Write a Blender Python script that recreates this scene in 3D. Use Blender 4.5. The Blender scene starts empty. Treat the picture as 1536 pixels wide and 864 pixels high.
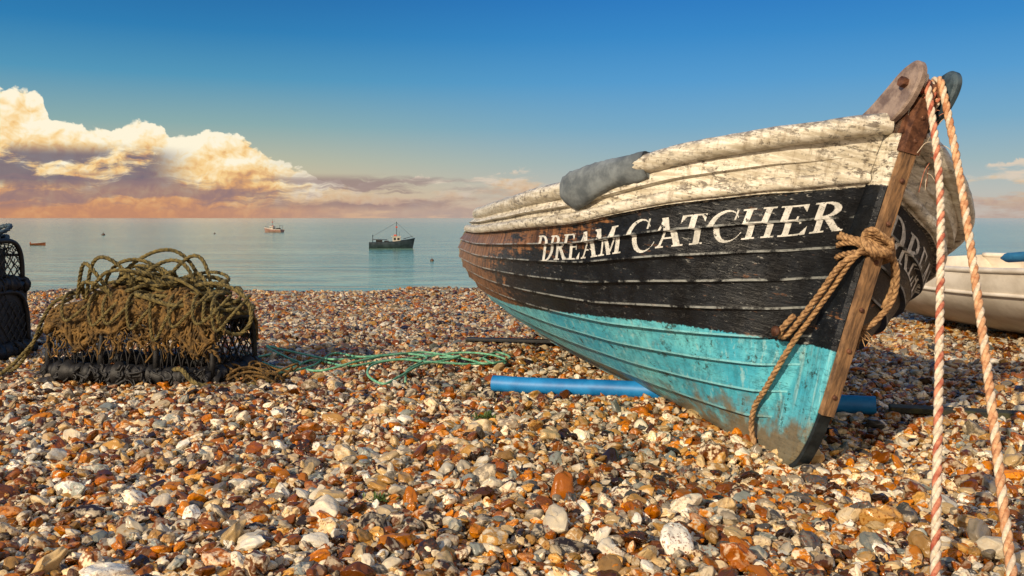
import bpy, math, random
import numpy as np
from mathutils import Matrix, Vector
random.seed(4); rng=np.random.default_rng(7)
scene=bpy.context.scene
FPX=1350.0
def lin(r,g,b):
    f=lambda c:(c/255/12.92) if c/255<=0.04045 else ((c/255+0.055)/1.055)**2.4
    return (f(r),f(g),f(b),1.0)

# ---------------------------------------------------------------- node helpers
class NT:
    def __init__(s,nt): s.nt=nt
    def n(s,t,**k):
        nd=s.nt.nodes.new(t)
        for a,b in k.items(): setattr(nd,a,b)
        return nd
    def put(s,sock,v):
        if v is None: return
        if isinstance(v,bpy.types.NodeSocket): s.nt.links.new(v,sock)
        else: sock.default_value=v
    def m(s,op,a,b=None,c=None,clamp=False):
        nd=s.n('ShaderNodeMath',operation=op,use_clamp=clamp)
        s.put(nd.inputs[0],a); s.put(nd.inputs[1],b); s.put(nd.inputs[2],c)
        return nd.outputs[0]
    def ss(s,v,a,b,c=0.0,d=1.0):
        nd=s.n('ShaderNodeMapRange',interpolation_type='SMOOTHSTEP')
        s.put(nd.inputs[0],v); s.put(nd.inputs[1],a); s.put(nd.inputs[2],b); s.put(nd.inputs[3],c); s.put(nd.inputs[4],d)
        return nd.outputs[0]
    def mix(s,f,a,b,bt='MIX'):
        nd=s.n('ShaderNodeMix',data_type='RGBA',blend_type=bt)
        s.put(nd.inputs[0],f); s.put(nd.inputs[6],a); s.put(nd.inputs[7],b)
        return nd.outputs[2]
    def noise(s,vec,scale,detail=4,rough=.55,dist=0.0,out=0):
        nd=s.n('ShaderNodeTexNoise')
        if vec is not None: s.put(nd.inputs['Vector'],vec)
        nd.inputs['Scale'].default_value=scale; nd.inputs['Detail'].default_value=detail
        nd.inputs['Roughness'].default_value=rough; nd.inputs['Distortion'].default_value=dist
        return nd.outputs[out]
    def vmul(s,vec,v):
        nd=s.n('ShaderNodeVectorMath',operation='MULTIPLY'); s.put(nd.inputs[0],vec); nd.inputs[1].default_value=v
        return nd.outputs[0]
    def vadd(s,vec,v):
        nd=s.n('ShaderNodeVectorMath',operation='ADD'); s.put(nd.inputs[0],vec); s.put(nd.inputs[1],v)
        return nd.outputs[0]
    def ramp(s,f,stops,interp='LINEAR'):
        nd=s.n('ShaderNodeValToRGB'); cr=nd.color_ramp; cr.interpolation=interp
        while len(cr.elements)<len(stops): cr.elements.new(0.5)
        for e,(p,c) in zip(cr.elements,stops): e.position=p; e.color=c
        s.put(nd.inputs[0],f); return nd.outputs[0]
    def bump(s,h,strength,dist):
        nd=s.n('ShaderNodeBump'); s.put(nd.inputs['Height'],h)
        nd.inputs['Strength'].default_value=strength; nd.inputs['Distance'].default_value=dist
        return nd.outputs[0]
def newmat(name):
    m=bpy.data.materials.new(name); m.use_nodes=True
    t=NT(m.node_tree); return m,t,m.node_tree.nodes['Principled BSDF']
def simple(name,c1,c2,rough=.6,scale=8,bumpd=.003,metal=0,stretch=(1,1,1),spec=.5):
    m,t,p=newmat(name)
    co=t.n('ShaderNodeTexCoord').outputs['Object']
    v=t.vmul(co,stretch)
    n=t.noise(v,scale,6,.65)
    f=t.ss(n,.35,.65)
    t.put(p.inputs['Base Color'],t.mix(f,c1,c2))
    p.inputs['Roughness'].default_value=rough; p.inputs['Metallic'].default_value=metal
    p.inputs['Specular IOR Level'].default_value=spec
    if bumpd: t.put(p.inputs['Normal'],t.bump(t.noise(v,scale*4,5,.6),.6,bumpd))
    return m

# ---------------------------------------------------------------- mesh helpers
class MB:
    def __init__(s): s.v=[]; s.f=[]; s.n=0; s.mi=[]
    def add(s,v,f,mi=0):
        v=np.asarray(v,float).reshape(-1,3); s.v.append(v)
        for q in f: s.f.append(tuple(int(i)+s.n for i in q)); s.mi.append(mi)
        s.n+=len(v)
    def grid(s,P,closeu=False,closev=False,mi=0,flip=False):
        P=np.asarray(P); a,b=P.shape[:2]; F=[]
        for i in range(a if closeu else a-1):
            for j in range(b if closev else b-1):
                i2=(i+1)%a; j2=(j+1)%b
                q=(i*b+j,i2*b+j,i2*b+j2,i*b+j2)
                F.append(q[::-1] if flip else q)
        s.add(P.reshape(-1,3),F,mi)
    def box(s,c,h,mi=0,R=None):
        v=np.array([[x,y,z] for x in(-1,1) for y in(-1,1) for z in(-1,1)],float)*np.array(h)
        if R is not None: v=v@np.array(R).T
        s.add(v+np.array(c),[(0,1,3,2),(4,6,7,5),(0,4,5,1),(2,3,7,6),(0,2,6,4),(1,5,7,3)],mi)
    def tube(s,path,r,sides=8,caps=True,mi=0,closed=False,sx=1.0):
        path=np.asarray(path,float); n=len(path)
        r=np.full(n,r) if np.isscalar(r) else np.asarray(r)
        T=np.gradient(path,axis=0)
        if closed: T=np.roll(path,-1,0)-np.roll(path,1,0)
        T/=np.linalg.norm(T,axis=1)[:,None]+1e-12
        up=np.array([0,0,1.]); 
        if abs(T[0]@up)>.9: up=np.array([1.,0,0])
        N=np.zeros_like(path); a=up-T[0]*(up@T[0]); N[0]=a/np.linalg.norm(a)
        for i in range(1,n):
            a=N[i-1]-T[i]*(N[i-1]@T[i]); N[i]=a/(np.linalg.norm(a)+1e-12)
        B=np.cross(T,N)
        an=np.linspace(0,2*np.pi,sides,endpoint=False)
        P=path[:,None]+r[:,None,None]*(N[:,None]*np.cos(an)[None,:,None]+sx*B[:,None]*np.sin(an)[None,:,None])
        base=s.n
        s.grid(P,closeu=closed,closev=True,mi=mi)
        if caps and not closed:
            s.f.append(tuple(base+i for i in range(sides))); s.mi.append(mi)
            s.f.append(tuple(base+(n-1)*sides+i for i in range(sides))[::-1]); s.mi.append(mi)
    def obj(s,name,mats,parent=None,smooth=True,attrs=None,matrix=None,recalc=True):
        me=bpy.data.meshes.new(name)
        V=np.vstack(s.v); me.from_pydata(V.tolist(),[],s.f); 
        for m in (mats if isinstance(mats,(list,tuple)) else [mats]): me.materials.append(m)
        me.polygons.foreach_set('material_index',s.mi)
        me.polygons.foreach_set('use_smooth',[smooth]*len(me.polygons))
        if attrs:
            for k,a in attrs.items():
                at=me.attributes.new(k,'FLOAT','POINT'); at.data.foreach_set('value',np.asarray(a,float))
        me.update()
        o=bpy.data.objects.new(name,me); scene.collection.objects.link(o)
        if parent: o.parent=parent
        if matrix is not None: o.matrix_world=matrix
        return o
def empty(name,matrix=None):
    o=bpy.data.objects.new(name,None); scene.collection.objects.link(o); o.empty_display_size=.2
    if matrix is not None: o.matrix_world=matrix
    return o
def bevel(o,w=.005,seg=2):
    b=o.modifiers.new('b','BEVEL'); b.width=w; b.segments=seg; b.limit_method='ANGLE'
def smooth(pts,n):
    pts=np.asarray(pts,float)
    P=np.vstack([2*pts[0]-pts[1],pts,2*pts[-1]-pts[-2]])
    m=len(pts)-1; t=np.linspace(0,m-1e-9,n); i=t.astype(int); f=(t-i)[:,None]
    a,b,c,d=P[i],P[i+1],P[i+2],P[i+3]
    return .5*((2*b)+(-a+c)*f+(2*a-5*b+4*c-d)*f**2+(-a+3*b-3*c+d)*f**3)
def resample(path,step):
    path=np.asarray(path); L=np.r_[0,np.cumsum(np.linalg.norm(np.diff(path,axis=0),axis=1))]
    n=max(3,int(L[-1]/step)); s=np.linspace(0,L[-1],n)
    return np.stack([np.interp(s,L,path[:,k]) for k in range(3)],1),s
def rope(mb,pts,r,mis=(0,0,0),pitch=7.0,ctrl=True,sides=6,q=9):
    path=smooth(pts,len(pts)*14) if ctrl else np.asarray(pts)
    path,s=resample(path,r*pitch/q)
    n=len(path); T=np.gradient(path,axis=0); T/=np.linalg.norm(T,axis=1)[:,None]+1e-12
    N=np.zeros_like(path); up=np.array([0,0,1.]) if abs(T[0][2])<.9 else np.array([1.,0,0])
    a=up-T[0]*(up@T[0]); N[0]=a/np.linalg.norm(a)
    for i in range(1,n):
        a=N[i-1]-T[i]*(N[i-1]@T[i]); N[i]=a/(np.linalg.norm(a)+1e-12)
    B=np.cross(T,N)
    for k in range(3):
        ph=2*np.pi*(s/(r*pitch)+k/3)
        c=path+r*.5*(N*np.cos(ph)[:,None]+B*np.sin(ph)[:,None])
        mb.tube(c,r*.56,sides,mi=mis[k])

# ---------------------------------------------------------------- ground height
def gz(x,y):
    x=np.asarray(x,float); y=np.asarray(y,float)
    z=.018*np.sin(1.3*x+.7*y)+.014*np.sin(2.9*x-1.7*y+1)+.010*np.sin(.6*x+4.1*y+2)+.008*np.sin(5.3*x+2.2*y)
    crest=12.2+.35*np.sin(.35*x+1)+.2*np.sin(.9*x)
    d=np.maximum(0,y-crest+.5)
    z=z-np.where(d<1.5,d*d*.055,.12375+(d-1.5)*.165)
    z=z+.035*np.exp(-(((x-1.05)/.35)**2+((y-3.85)/.25)**2))
    return z
SEA=-4.08

# ---------------------------------------------------------------- world
w=bpy.data.worlds.new("World"); scene.world=w; w.use_nodes=True
t=NT(w.node_tree); bg=w.node_tree.nodes['Background']
SUN_EL=math.radians(25); SUN_AZ=math.radians(216)
sky=t.n('ShaderNodeTexSky',sky_type='NISHITA'); sky.sun_disc=False; sky.sun_elevation=SUN_EL; sky.sun_rotation=SUN_AZ
g=t.n('ShaderNodeTexCoord').outputs['Generated']
sp=t.n('ShaderNodeSeparateXYZ'); t.put(sp.inputs[0],g); x,y,z=sp.outputs
az=t.m('ARCTAN2',x,y); hyp=t.m('SQRT',t.m('ADD',t.m('MULTIPLY',x,x),t.m('MULTIPLY',y,y)))
el=t.m('DIVIDE',z,t.m('MAXIMUM',hyp,.001))
e2=t.m('MULTIPLY',el,2.0)
warm=t.ramp(e2,[(0,lin(222,172,130)),(.05,lin(216,184,142)),(.12,lin(186,182,154)),(.20,lin(134,168,168)),(.30,lin(72,146,182)),(.40,lin(24,120,176)),(.50,lin(2,100,164)),(.8,lin(20,100,170))])
cool=t.ramp(e2,[(0,lin(196,180,170)),(.05,lin(184,184,178)),(.12,lin(148,174,182)),(.20,lin(108,162,194)),(.30,lin(70,148,202)),(.40,lin(34,130,196)),(.50,lin(4,112,188)),(.8,lin(20,106,180))])
base=t.mix(t.ss(az,-.38,.22),warm,cool)
base=t.mix(.06,base,t.mix(1.0,sky.outputs[0],(.15,.15,.15,1),'MULTIPLY'))
back_fill=t.ss(y,.15,-.5)
base=t.mix(t.m('MULTIPLY',back_fill,t.ss(el,1.6,.1)),base,(1.08,.86,.64,1))  # unseen warm brightness added behind the camera as soft frontal fill
base=t.mix(t.m('MULTIPLY',t.ss(el,.6,1.8),.6),base,(.40,.50,.60,1))
cb=t.n('ShaderNodeCombineXYZ'); t.put(cb.inputs[0],az); t.put(cb.inputs[1],t.m('MULTIPLY',el,1.2)); cv=cb.outputs[0]
wn=t.n('ShaderNodeTexNoise'); t.put(wn.inputs['Vector'],cv); wn.inputs['Scale'].default_value=34; wn.inputs['Detail'].default_value=4
wv=t.n('ShaderNodeVectorMath',operation='SUBTRACT'); t.put(wv.inputs[0],wn.outputs[1]); wv.inputs[1].default_value=(.5,.5,.5)
cw=t.vadd(cv,t.vmul(wv.outputs[0],(.020,.020,0)))
def billow(vec,scale,det,rough,pw):
    vo=t.n('ShaderNodeTexVoronoi',feature='F1',voronoi_dimensions='2D')
    t.put(vo.inputs['Vector'],vec); vo.inputs['Scale'].default_value=scale; vo.inputs['Detail'].default_value=det
    vo.inputs['Roughness'].default_value=rough; vo.inputs['Lacunarity'].default_value=2.1
    vo.inputs['Randomness'].default_value=1; vo.normalize=True
    return t.m('SUBTRACT',1.0,t.m('POWER',vo.outputs['Distance'],pw))
H0=billow(cw,16,4,.6,1.5); H1=billow(t.vadd(cw,(-.006,.012,0)),16,4,.6,1.5)
K0=billow(cw,52,2,.5,1.5); K1=billow(t.vadd(cw,(-.002,.004,0)),52,2,.5,1.5)
fc=t.n('ShaderNodeFloatCurve'); 
pts=[(-300,112),(-120,124),(0,150),(55,154),(75,192),(150,200),(240,196),(262,222),(335,208),(395,232),(450,262),(520,284),(600,284),(680,276),(760,270),(830,280),(1000,300),(1300,304),(1440,285),(1490,262),(1560,252),(1700,230)]
cur=fc.mapping.curves[0]
P=[((math.atan((px-768)/FPX)+.8)/1.6,(327-py)/FPX*math.cos(math.atan((px-768)/FPX))*6) for px,py in pts]
cur.points[0].location=(0,.45); cur.points[1].location=(1,.3)
for a,b in P: cur.points.new(a,b)
fc.mapping.update()
t.put(fc.inputs['Value'],t.m('MULTIPLY_ADD',az,1/1.6,.5))
env=t.m('DIVIDE',fc.outputs[0],6.0)
amp=t.m('ADD',t.m('MULTIPLY',t.m('SUBTRACT',H0,.72),.06),t.m('MULTIPLY',t.m('SUBTRACT',K0,.72),.014))
dd=t.m('SUBTRACT',t.m('ADD',env,amp),el)
mask=t.ss(dd,-.0005,.0028)
holes=t.ss(t.noise(t.vmul(cv,(6,24,1)),1.6,5,.6),.43,.56)
lowfade=t.ss(az,-.30,-.12)
mask=t.m('MULTIPLY',mask,t.m('SUBTRACT',1.0,t.m('MULTIPLY',lowfade,t.m('SUBTRACT',1.0,holes))))
sh=t.m('ADD',t.m('MULTIPLY',t.m('SUBTRACT',H0,H1),1.8),t.m('MULTIPLY',t.m('SUBTRACT',K0,K1),.8))
sh=t.m('ADD',sh,.60)
topn=t.m('DIVIDE',el,t.m('MAXIMUM',env,.01))
sh=t.m('ADD',sh,t.m('MULTIPLY',t.m('SUBTRACT',topn,.60),.75))
sh=t.m('ADD',sh,t.m('MULTIPLY',t.m('SUBTRACT',t.noise(cw,10,3),.5),.7))
sh=t.m('ADD',sh,t.m('MULTIPLY',t.m('SUBTRACT',H0,.72),.5))
ccol=t.ramp(sh,[(0,lin(124,108,114)),(.22,lin(172,134,118)),(.42,lin(222,168,116)),(.62,lin(248,208,144)),(.85,lin(255,234,190)),(1,lin(255,245,218))])
ccol=t.mix(t.m('MULTIPLY',lowfade,.6),ccol,lin(190,168,156))
haze=t.mix(t.ss(az,-.4,-.05),lin(204,144,108),lin(182,162,152))
ccol=t.mix(t.ss(el,.004,.040,.80,0),ccol,haze)
skyc=t.mix(mask,base,ccol)
sn=t.noise(t.vmul(cw,(6,17,1)),1.5,6,.62)
band=t.m('MULTIPLY',t.ss(el,.026,.040),t.ss(el,.062,.078,1,0))
band=t.m('MULTIPLY',band,t.m('MULTIPLY',t.ss(az,-.64,-.54),t.ss(az,-.39,-.33,1,0)))
dk=t.m('MULTIPLY',band,t.ss(sn,.40,.49))
skyc=t.mix(t.m('MULTIPLY',dk,.92),skyc,lin(116,108,122))
band2=t.m('MULTIPLY',t.ss(el,.006,.016),t.ss(el,.040,.050,1,0))
sn2=t.noise(t.vmul(cw,(3,24,1)),2.2,5,.6)
skyc=t.mix(t.m('MULTIPLY',t.m('MULTIPLY',band2,t.ss(sn2,.44,.56)),t.m('MULTIPLY',t.ss(az,.05,-.15),.75)),skyc,lin(146,122,124))
skyc=t.mix(t.ss(el,-.02,0.0),lin(120,110,95),skyc)
t.put(bg.inputs[0],t.mix(1.0,skyc,(10,10,10,1),'MULTIPLY')); bg.inputs[1].default_value=.1

sl=bpy.data.lights.new('sun','SUN'); sl.energy=4.5; sl.angle=math.radians(.7); sl.color=(1,.83,.60)
so=bpy.data.objects.new('sun',sl); scene.collection.objects.link(so)
D=Vector((math.sin(SUN_AZ)*math.cos(SUN_EL),math.cos(SUN_AZ)*math.cos(SUN_EL),math.sin(SUN_EL)))
so.rotation_euler=D.to_track_quat('Z','Y').to_euler(); so.location=D*50

# ---------------------------------------------------------------- camera
cd=bpy.data.cameras.new('camera'); cam=bpy.data.objects.new('camera',cd); scene.collection.objects.link(cam)
cam.location=(0,0,1); cam.rotation_euler=(math.pi/2,0,0); cd.sensor_width=36; cd.lens=FPX/1536*36
cd.shift_y=-105/1536; cd.clip_start=.05; cd.clip_end=90000
scene.camera=cam
scene.view_settings.view_transform='Standard'; scene.view_settings.look='None'; scene.view_settings.exposure=0

# ---------------------------------------------------------------- ground sheet
m,t,p=newmat('shingle_bed')
co=t.n('ShaderNodeTexCoord').outputs['Object']
vo=t.n('ShaderNodeTexVoronoi'); t.put(vo.inputs['Vector'],co); vo.inputs['Scale'].default_value=30
s2=t.n('ShaderNodeSeparateColor'); t.put(s2.inputs[0],vo.outputs['Color'])
col=t.ramp(s2.outputs[0],[(0,lin(60,38,22)),(.2,lin(120,74,38)),(.4,lin(150,112,74)),(.6,lin(92,84,76)),(.75,lin(170,142,108)),(.9,lin(196,184,164))],'CONSTANT')
col=t.mix(1.0,col,t.ss(vo.outputs['Distance'],.25,.62,1,.25),'MULTIPLY')
t.put(p.inputs['Base Color'],col); p.inputs['Roughness'].default_value=.7
t.put(p.inputs['Normal'],t.bump(vo.outputs['Distance'],1.0,.02))
MB_=MB()
xs=np.r_[-900,-400,-150,-60,-30,np.linspace(-16,16,161),30,60,150,400,900]
ys=np.r_[-600,-200,-50,-15,-5,np.linspace(-1,16,120),18,21,25,30,36,42,50]
X,Y=np.meshgrid(xs,ys); Z=gz(X,Y)-.012
MB_.grid(np.stack([X,Y,Z],-1),flip=True)
ground=MB_.obj('shingle_ground',m)

# ---------------------------------------------------------------- sea
m,t,p=newmat('sea_water')
ge=t.n('ShaderNodeNewGeometry').outputs['Position']
v=t.vmul(ge,(.45,1.0,1))
n1=t.noise(v,.55,4,.6,.3); n2=t.noise(v,2.6,3,.6,.4); n3=t.noise(t.vmul(ge,(.25,1,1)),.05,4,.6)
n4=t.noise(t.vmul(ge,(.16,1,1)),.28,4,.65,.2)
h=t.m('ADD',t.m('ADD',t.m('MULTIPLY',n1,1.0),t.m('MULTIPLY',n2,.25)),t.m('MULTIPLY',n4,1.8))
t.put(p.inputs['Normal'],t.bump(h,1.0,.11))
c=t.mix(t.ss(n3,.35,.65),lin(122,172,148),lin(158,196,166))
c=t.mix(t.ss(n4,.40,.56),t.mix(.85,c,lin(72,122,108)),c)
c=t.mix(t.ss(n1,.38,.58),t.mix(.6,c,lin(74,124,110)),c)
sy=t.n('ShaderNodeSeparateXYZ'); t.put(sy.inputs[0],ge)
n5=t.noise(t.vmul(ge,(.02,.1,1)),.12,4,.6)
far_haze=t.m('MULTIPLY',t.ss(sy.outputs[1],120,1500,.0,.85),t.ss(n5,.3,.6,.6,1.0))
c=t.mix(far_haze,c,lin(196,182,158))  # warm horizon reflection and haze painted into the distant water's base colour
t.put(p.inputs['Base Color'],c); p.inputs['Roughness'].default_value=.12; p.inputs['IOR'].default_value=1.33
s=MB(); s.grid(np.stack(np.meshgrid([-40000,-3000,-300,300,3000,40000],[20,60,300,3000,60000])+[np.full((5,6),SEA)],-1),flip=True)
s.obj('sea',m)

# ---------------------------------------------------------------- pebbles
m,t,p=newmat('flint_pebble')
oi=t.n('ShaderNodeObjectInfo').outputs['Random']
gp=t.n('ShaderNodeNewGeometry').outputs['Position']
S=[(0,(46,30,20)),(.07,(150,84,34)),(.14,(204,130,58)),(.21,(180,142,94)),(.28,(220,192,148)),(.35,(114,70,38)),(.43,(150,138,120)),(.49,(236,222,196)),(.56,(178,110,52)),(.63,(80,76,72)),(.68,(222,200,164)),(.74,(142,146,138)),(.79,(94,56,30)),(.85,(244,236,218)),(.90,(206,162,104)),(.96,(160,96,48))]
c0=t.ramp(oi,[(a,lin(*b)) for a,b in S],'CONSTANT')
off=t.n('ShaderNodeCombineXYZ'); t.put(off.inputs[0],t.m('MULTIPLY',oi,93.0)); t.put(off.inputs[1],t.m('MULTIPLY',oi,41.0))
lv=t.vadd(t.vmul(gp,(34,34,34)),off.outputs[0])
na=t.noise(lv,1.0,3,.6); nb=t.noise(lv,3.0,3,.6)
r2=t.m('FRACT',t.m('MULTIPLY',oi,57.3)); r3=t.m('FRACT',t.m('MULTIPLY',oi,131.7))
c1=t.mix(t.m('MULTIPLY',t.ss(na,.46,.58),t.ss(r2,.3,.9)),c0,lin(232,214,184))
c1=t.mix(t.m('MULTIPLY',t.ss(nb,.52,.64),t.ss(r3,.4,.9,0,.8)),c1,lin(118,64,26))
spg=t.n('ShaderNodeSeparateXYZ'); t.put(spg.inputs[0],gp)
far_tone=t.m('MULTIPLY',t.ss(spg.outputs[1],4.0,7.0,1.0,.74),t.ss(t.noise(t.vmul(gp,(.5,1.6,0)),1.0,3),.35,.65,.82,1.08))  # pebble value drops with distance, varied by random patches
hs=t.n('ShaderNodeHueSaturation'); t.put(hs.inputs['Color'],c1); t.put(hs.inputs['Value'],t.m('MULTIPLY',t.m('MULTIPLY_ADD',r3,.66,.52),far_tone)); hs.inputs['Saturation'].default_value=1.14
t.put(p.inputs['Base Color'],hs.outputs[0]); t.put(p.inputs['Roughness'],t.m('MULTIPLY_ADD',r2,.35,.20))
t.put(p.inputs['Normal'],t.bump(nb,.4,.004))
PEB=m
def pts_layer(y0,y1,gsp,keep,amin,amax,zoff,sig=.32):
    ys=np.arange(y0,y1,gsp*.87); out=[]
    for k,yy in enumerate(ys):
        hw=.62*yy+.8
        xx=np.arange(-hw,hw,gsp)+(k%2)*gsp/2
        xx=xx[rng.random(len(xx))<keep]
        if len(xx): out.append(np.stack([xx,np.full(len(xx),yy)],1))
    q=np.vstack(out); q+=rng.normal(0,gsp*.24,q.shape); n=len(q)
    a=np.clip(np.exp(rng.normal(np.log((amin+amax)/2.1),sig,n)),amin,amax)
    sc=np.stack([a*rng.uniform(.95,1.4,n),a*rng.uniform(.72,1.0,n),a*rng.uniform(.45,.75,n)],1)
    rt=np.stack([rng.normal(0,.44,n),rng.normal(0,.44,n),rng.uniform(0,6.283,n)],1)
    zz=gz(q[:,0],q[:,1])+zoff+a*rng.uniform(-.25,.35,n)
    return np.column_stack([q,zz]),sc,rt
L=[pts_layer(1.7,6.5,.025,1,.008,.020,.002),
   pts_layer(1.7,6.5,.046,.58,.013,.028,.013),
   pts_layer(1.7,6.5,.12,.5,.024,.040,.018,.2),
   pts_layer(1.7,4.2,.26,.5,.036,.062,.018,.2),
   pts_layer(6.5,14.2,.038,1,.011,.028,.006),
   pts_layer(6.5,14.2,.08,.6,.018,.036,.014)]
PV=np.vstack([l[0] for l in L]); SC=np.vstack([l[1] for l in L]); RT=np.vstack([l[2] for l in L])
me=bpy.data.meshes.new('shingle_pebbles'); me.vertices.add(len(PV)); me.vertices.foreach_set('co',PV.ravel())
a=me.attributes.new('scl','FLOAT_VECTOR','POINT'); a.data.foreach_set('vector',SC.ravel())
a=me.attributes.new('rot','FLOAT_VECTOR','POINT'); a.data.foreach_set('vector',RT.ravel())
a=me.attributes.new('vi','INT','POINT'); a.data.foreach_set('value',rng.integers(0,12,len(PV)).astype(np.int32))
me.materials.append(PEB)
po=bpy.data.objects.new('shingle_pebbles',me); scene.collection.objects.link(po)
ng=bpy.data.node_groups.new('pebbles','GeometryNodeTree')
ng.interface.new_socket('Geometry',in_out='INPUT',socket_type='NodeSocketGeometry')
ng.interface.new_socket('Geometry',in_out='OUTPUT',socket_type='NodeSocketGeometry')
t=NT(ng); gi=t.n('NodeGroupInput'); go=t.n('NodeGroupOutput')
g2i=t.n('GeometryNodeGeometryToInstance')
for k in range(12):
    ic=t.n('GeometryNodeMeshIcoSphere'); ic.inputs['Radius'].default_value=1; ic.inputs['Subdivisions'].default_value=4
    pos=t.n('GeometryNodeInputPosition').outputs[0]
    nz=t.n('ShaderNodeTexNoise'); t.put(nz.inputs['Vector'],t.vadd(pos,(k*7.3,k*3.1,k*5.7))); nz.inputs['Scale'].default_value=.8; nz.inputs['Detail'].default_value=1.5 if k%3 else 3
    sb=t.n('ShaderNodeVectorMath',operation='SUBTRACT'); t.put(sb.inputs[0],nz.outputs[1]); sb.inputs[1].default_value=(.5,.5,.5)
    of=t.vmul(sb.outputs[0],(1.45,1.45,1.45))
    spn=t.n('GeometryNodeSetPosition'); t.put(spn.inputs['Geometry'],ic.outputs[0]); t.put(spn.inputs['Offset'],of)
    sm=t.n('GeometryNodeSetMaterial'); t.put(sm.inputs['Geometry'],spn.outputs[0]); sm.inputs['Material'].default_value=PEB
    ssn=t.n('GeometryNodeSetShadeSmooth'); t.put(ssn.inputs[0],sm.outputs[0])
    ng.links.new(ssn.outputs[0],g2i.inputs[0])
def named(nm,dt):
    nd=t.n('GeometryNodeInputNamedAttribute',data_type=dt); nd.inputs['Name'].default_value=nm; return nd.outputs[0]
iop=t.n('GeometryNodeInstanceOnPoints')
t.put(iop.inputs['Points'],gi.outputs[0]); t.put(iop.inputs['Instance'],g2i.outputs[0]); iop.inputs['Pick Instance'].default_value=True
t.put(iop.inputs['Instance Index'],named('vi','INT'))
er=t.n('FunctionNodeEulerToRotation'); t.put(er.inputs[0],named('rot','FLOAT_VECTOR'))
t.put(iop.inputs['Rotation'],er.outputs[0]); t.put(iop.inputs['Scale'],named('scl','FLOAT_VECTOR'))
t.put(go.inputs[0],iop.outputs[0])
md=po.modifiers.new('gn','NODES'); md.node_group=ng
print('pebbles',len(PV))

# ---------------------------------------------------------------- materials
M_tan=simple('rope_tan',lin(116,84,54),lin(184,146,102),.85,60,.002)
M_white=simple('rope_white',lin(190,170,146),lin(228,214,190),.8,60,.002)
M_red=simple('rope_red',lin(150,66,46),lin(206,138,106),.8,30,.002)
M_orange=simple('rope_orange',lin(172,116,78),lin(214,172,130),.8,40,.002)
M_olive=simple('rope_olive',lin(56,50,24),lin(122,106,60),.9,40,.003)
M_brown=simple('net_brown',lin(56,42,20),lin(124,94,48),.95,25,.003)
M_teal=simple('rope_teal',lin(70,140,110),lin(130,186,150),.7,50,.001)
M_black=simple('black_rubber',lin(12,12,14),lin(32,30,30),.6,25,.003)
M_rust=simple('rusty_iron',lin(70,42,30),lin(128,86,62),.65,30,.002,.35)
M_wood=simple('weathered_timber',lin(84,62,44),lin(150,114,78),.7,18,.004,0,(1,4,.6))
M_dark=simple('dark_iron',lin(20,26,30),lin(44,52,56),.45,14,.003,.3)
M_grey=simple('grey_canvas',lin(84,92,98),lin(122,130,134),.75,10,.004)

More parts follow.
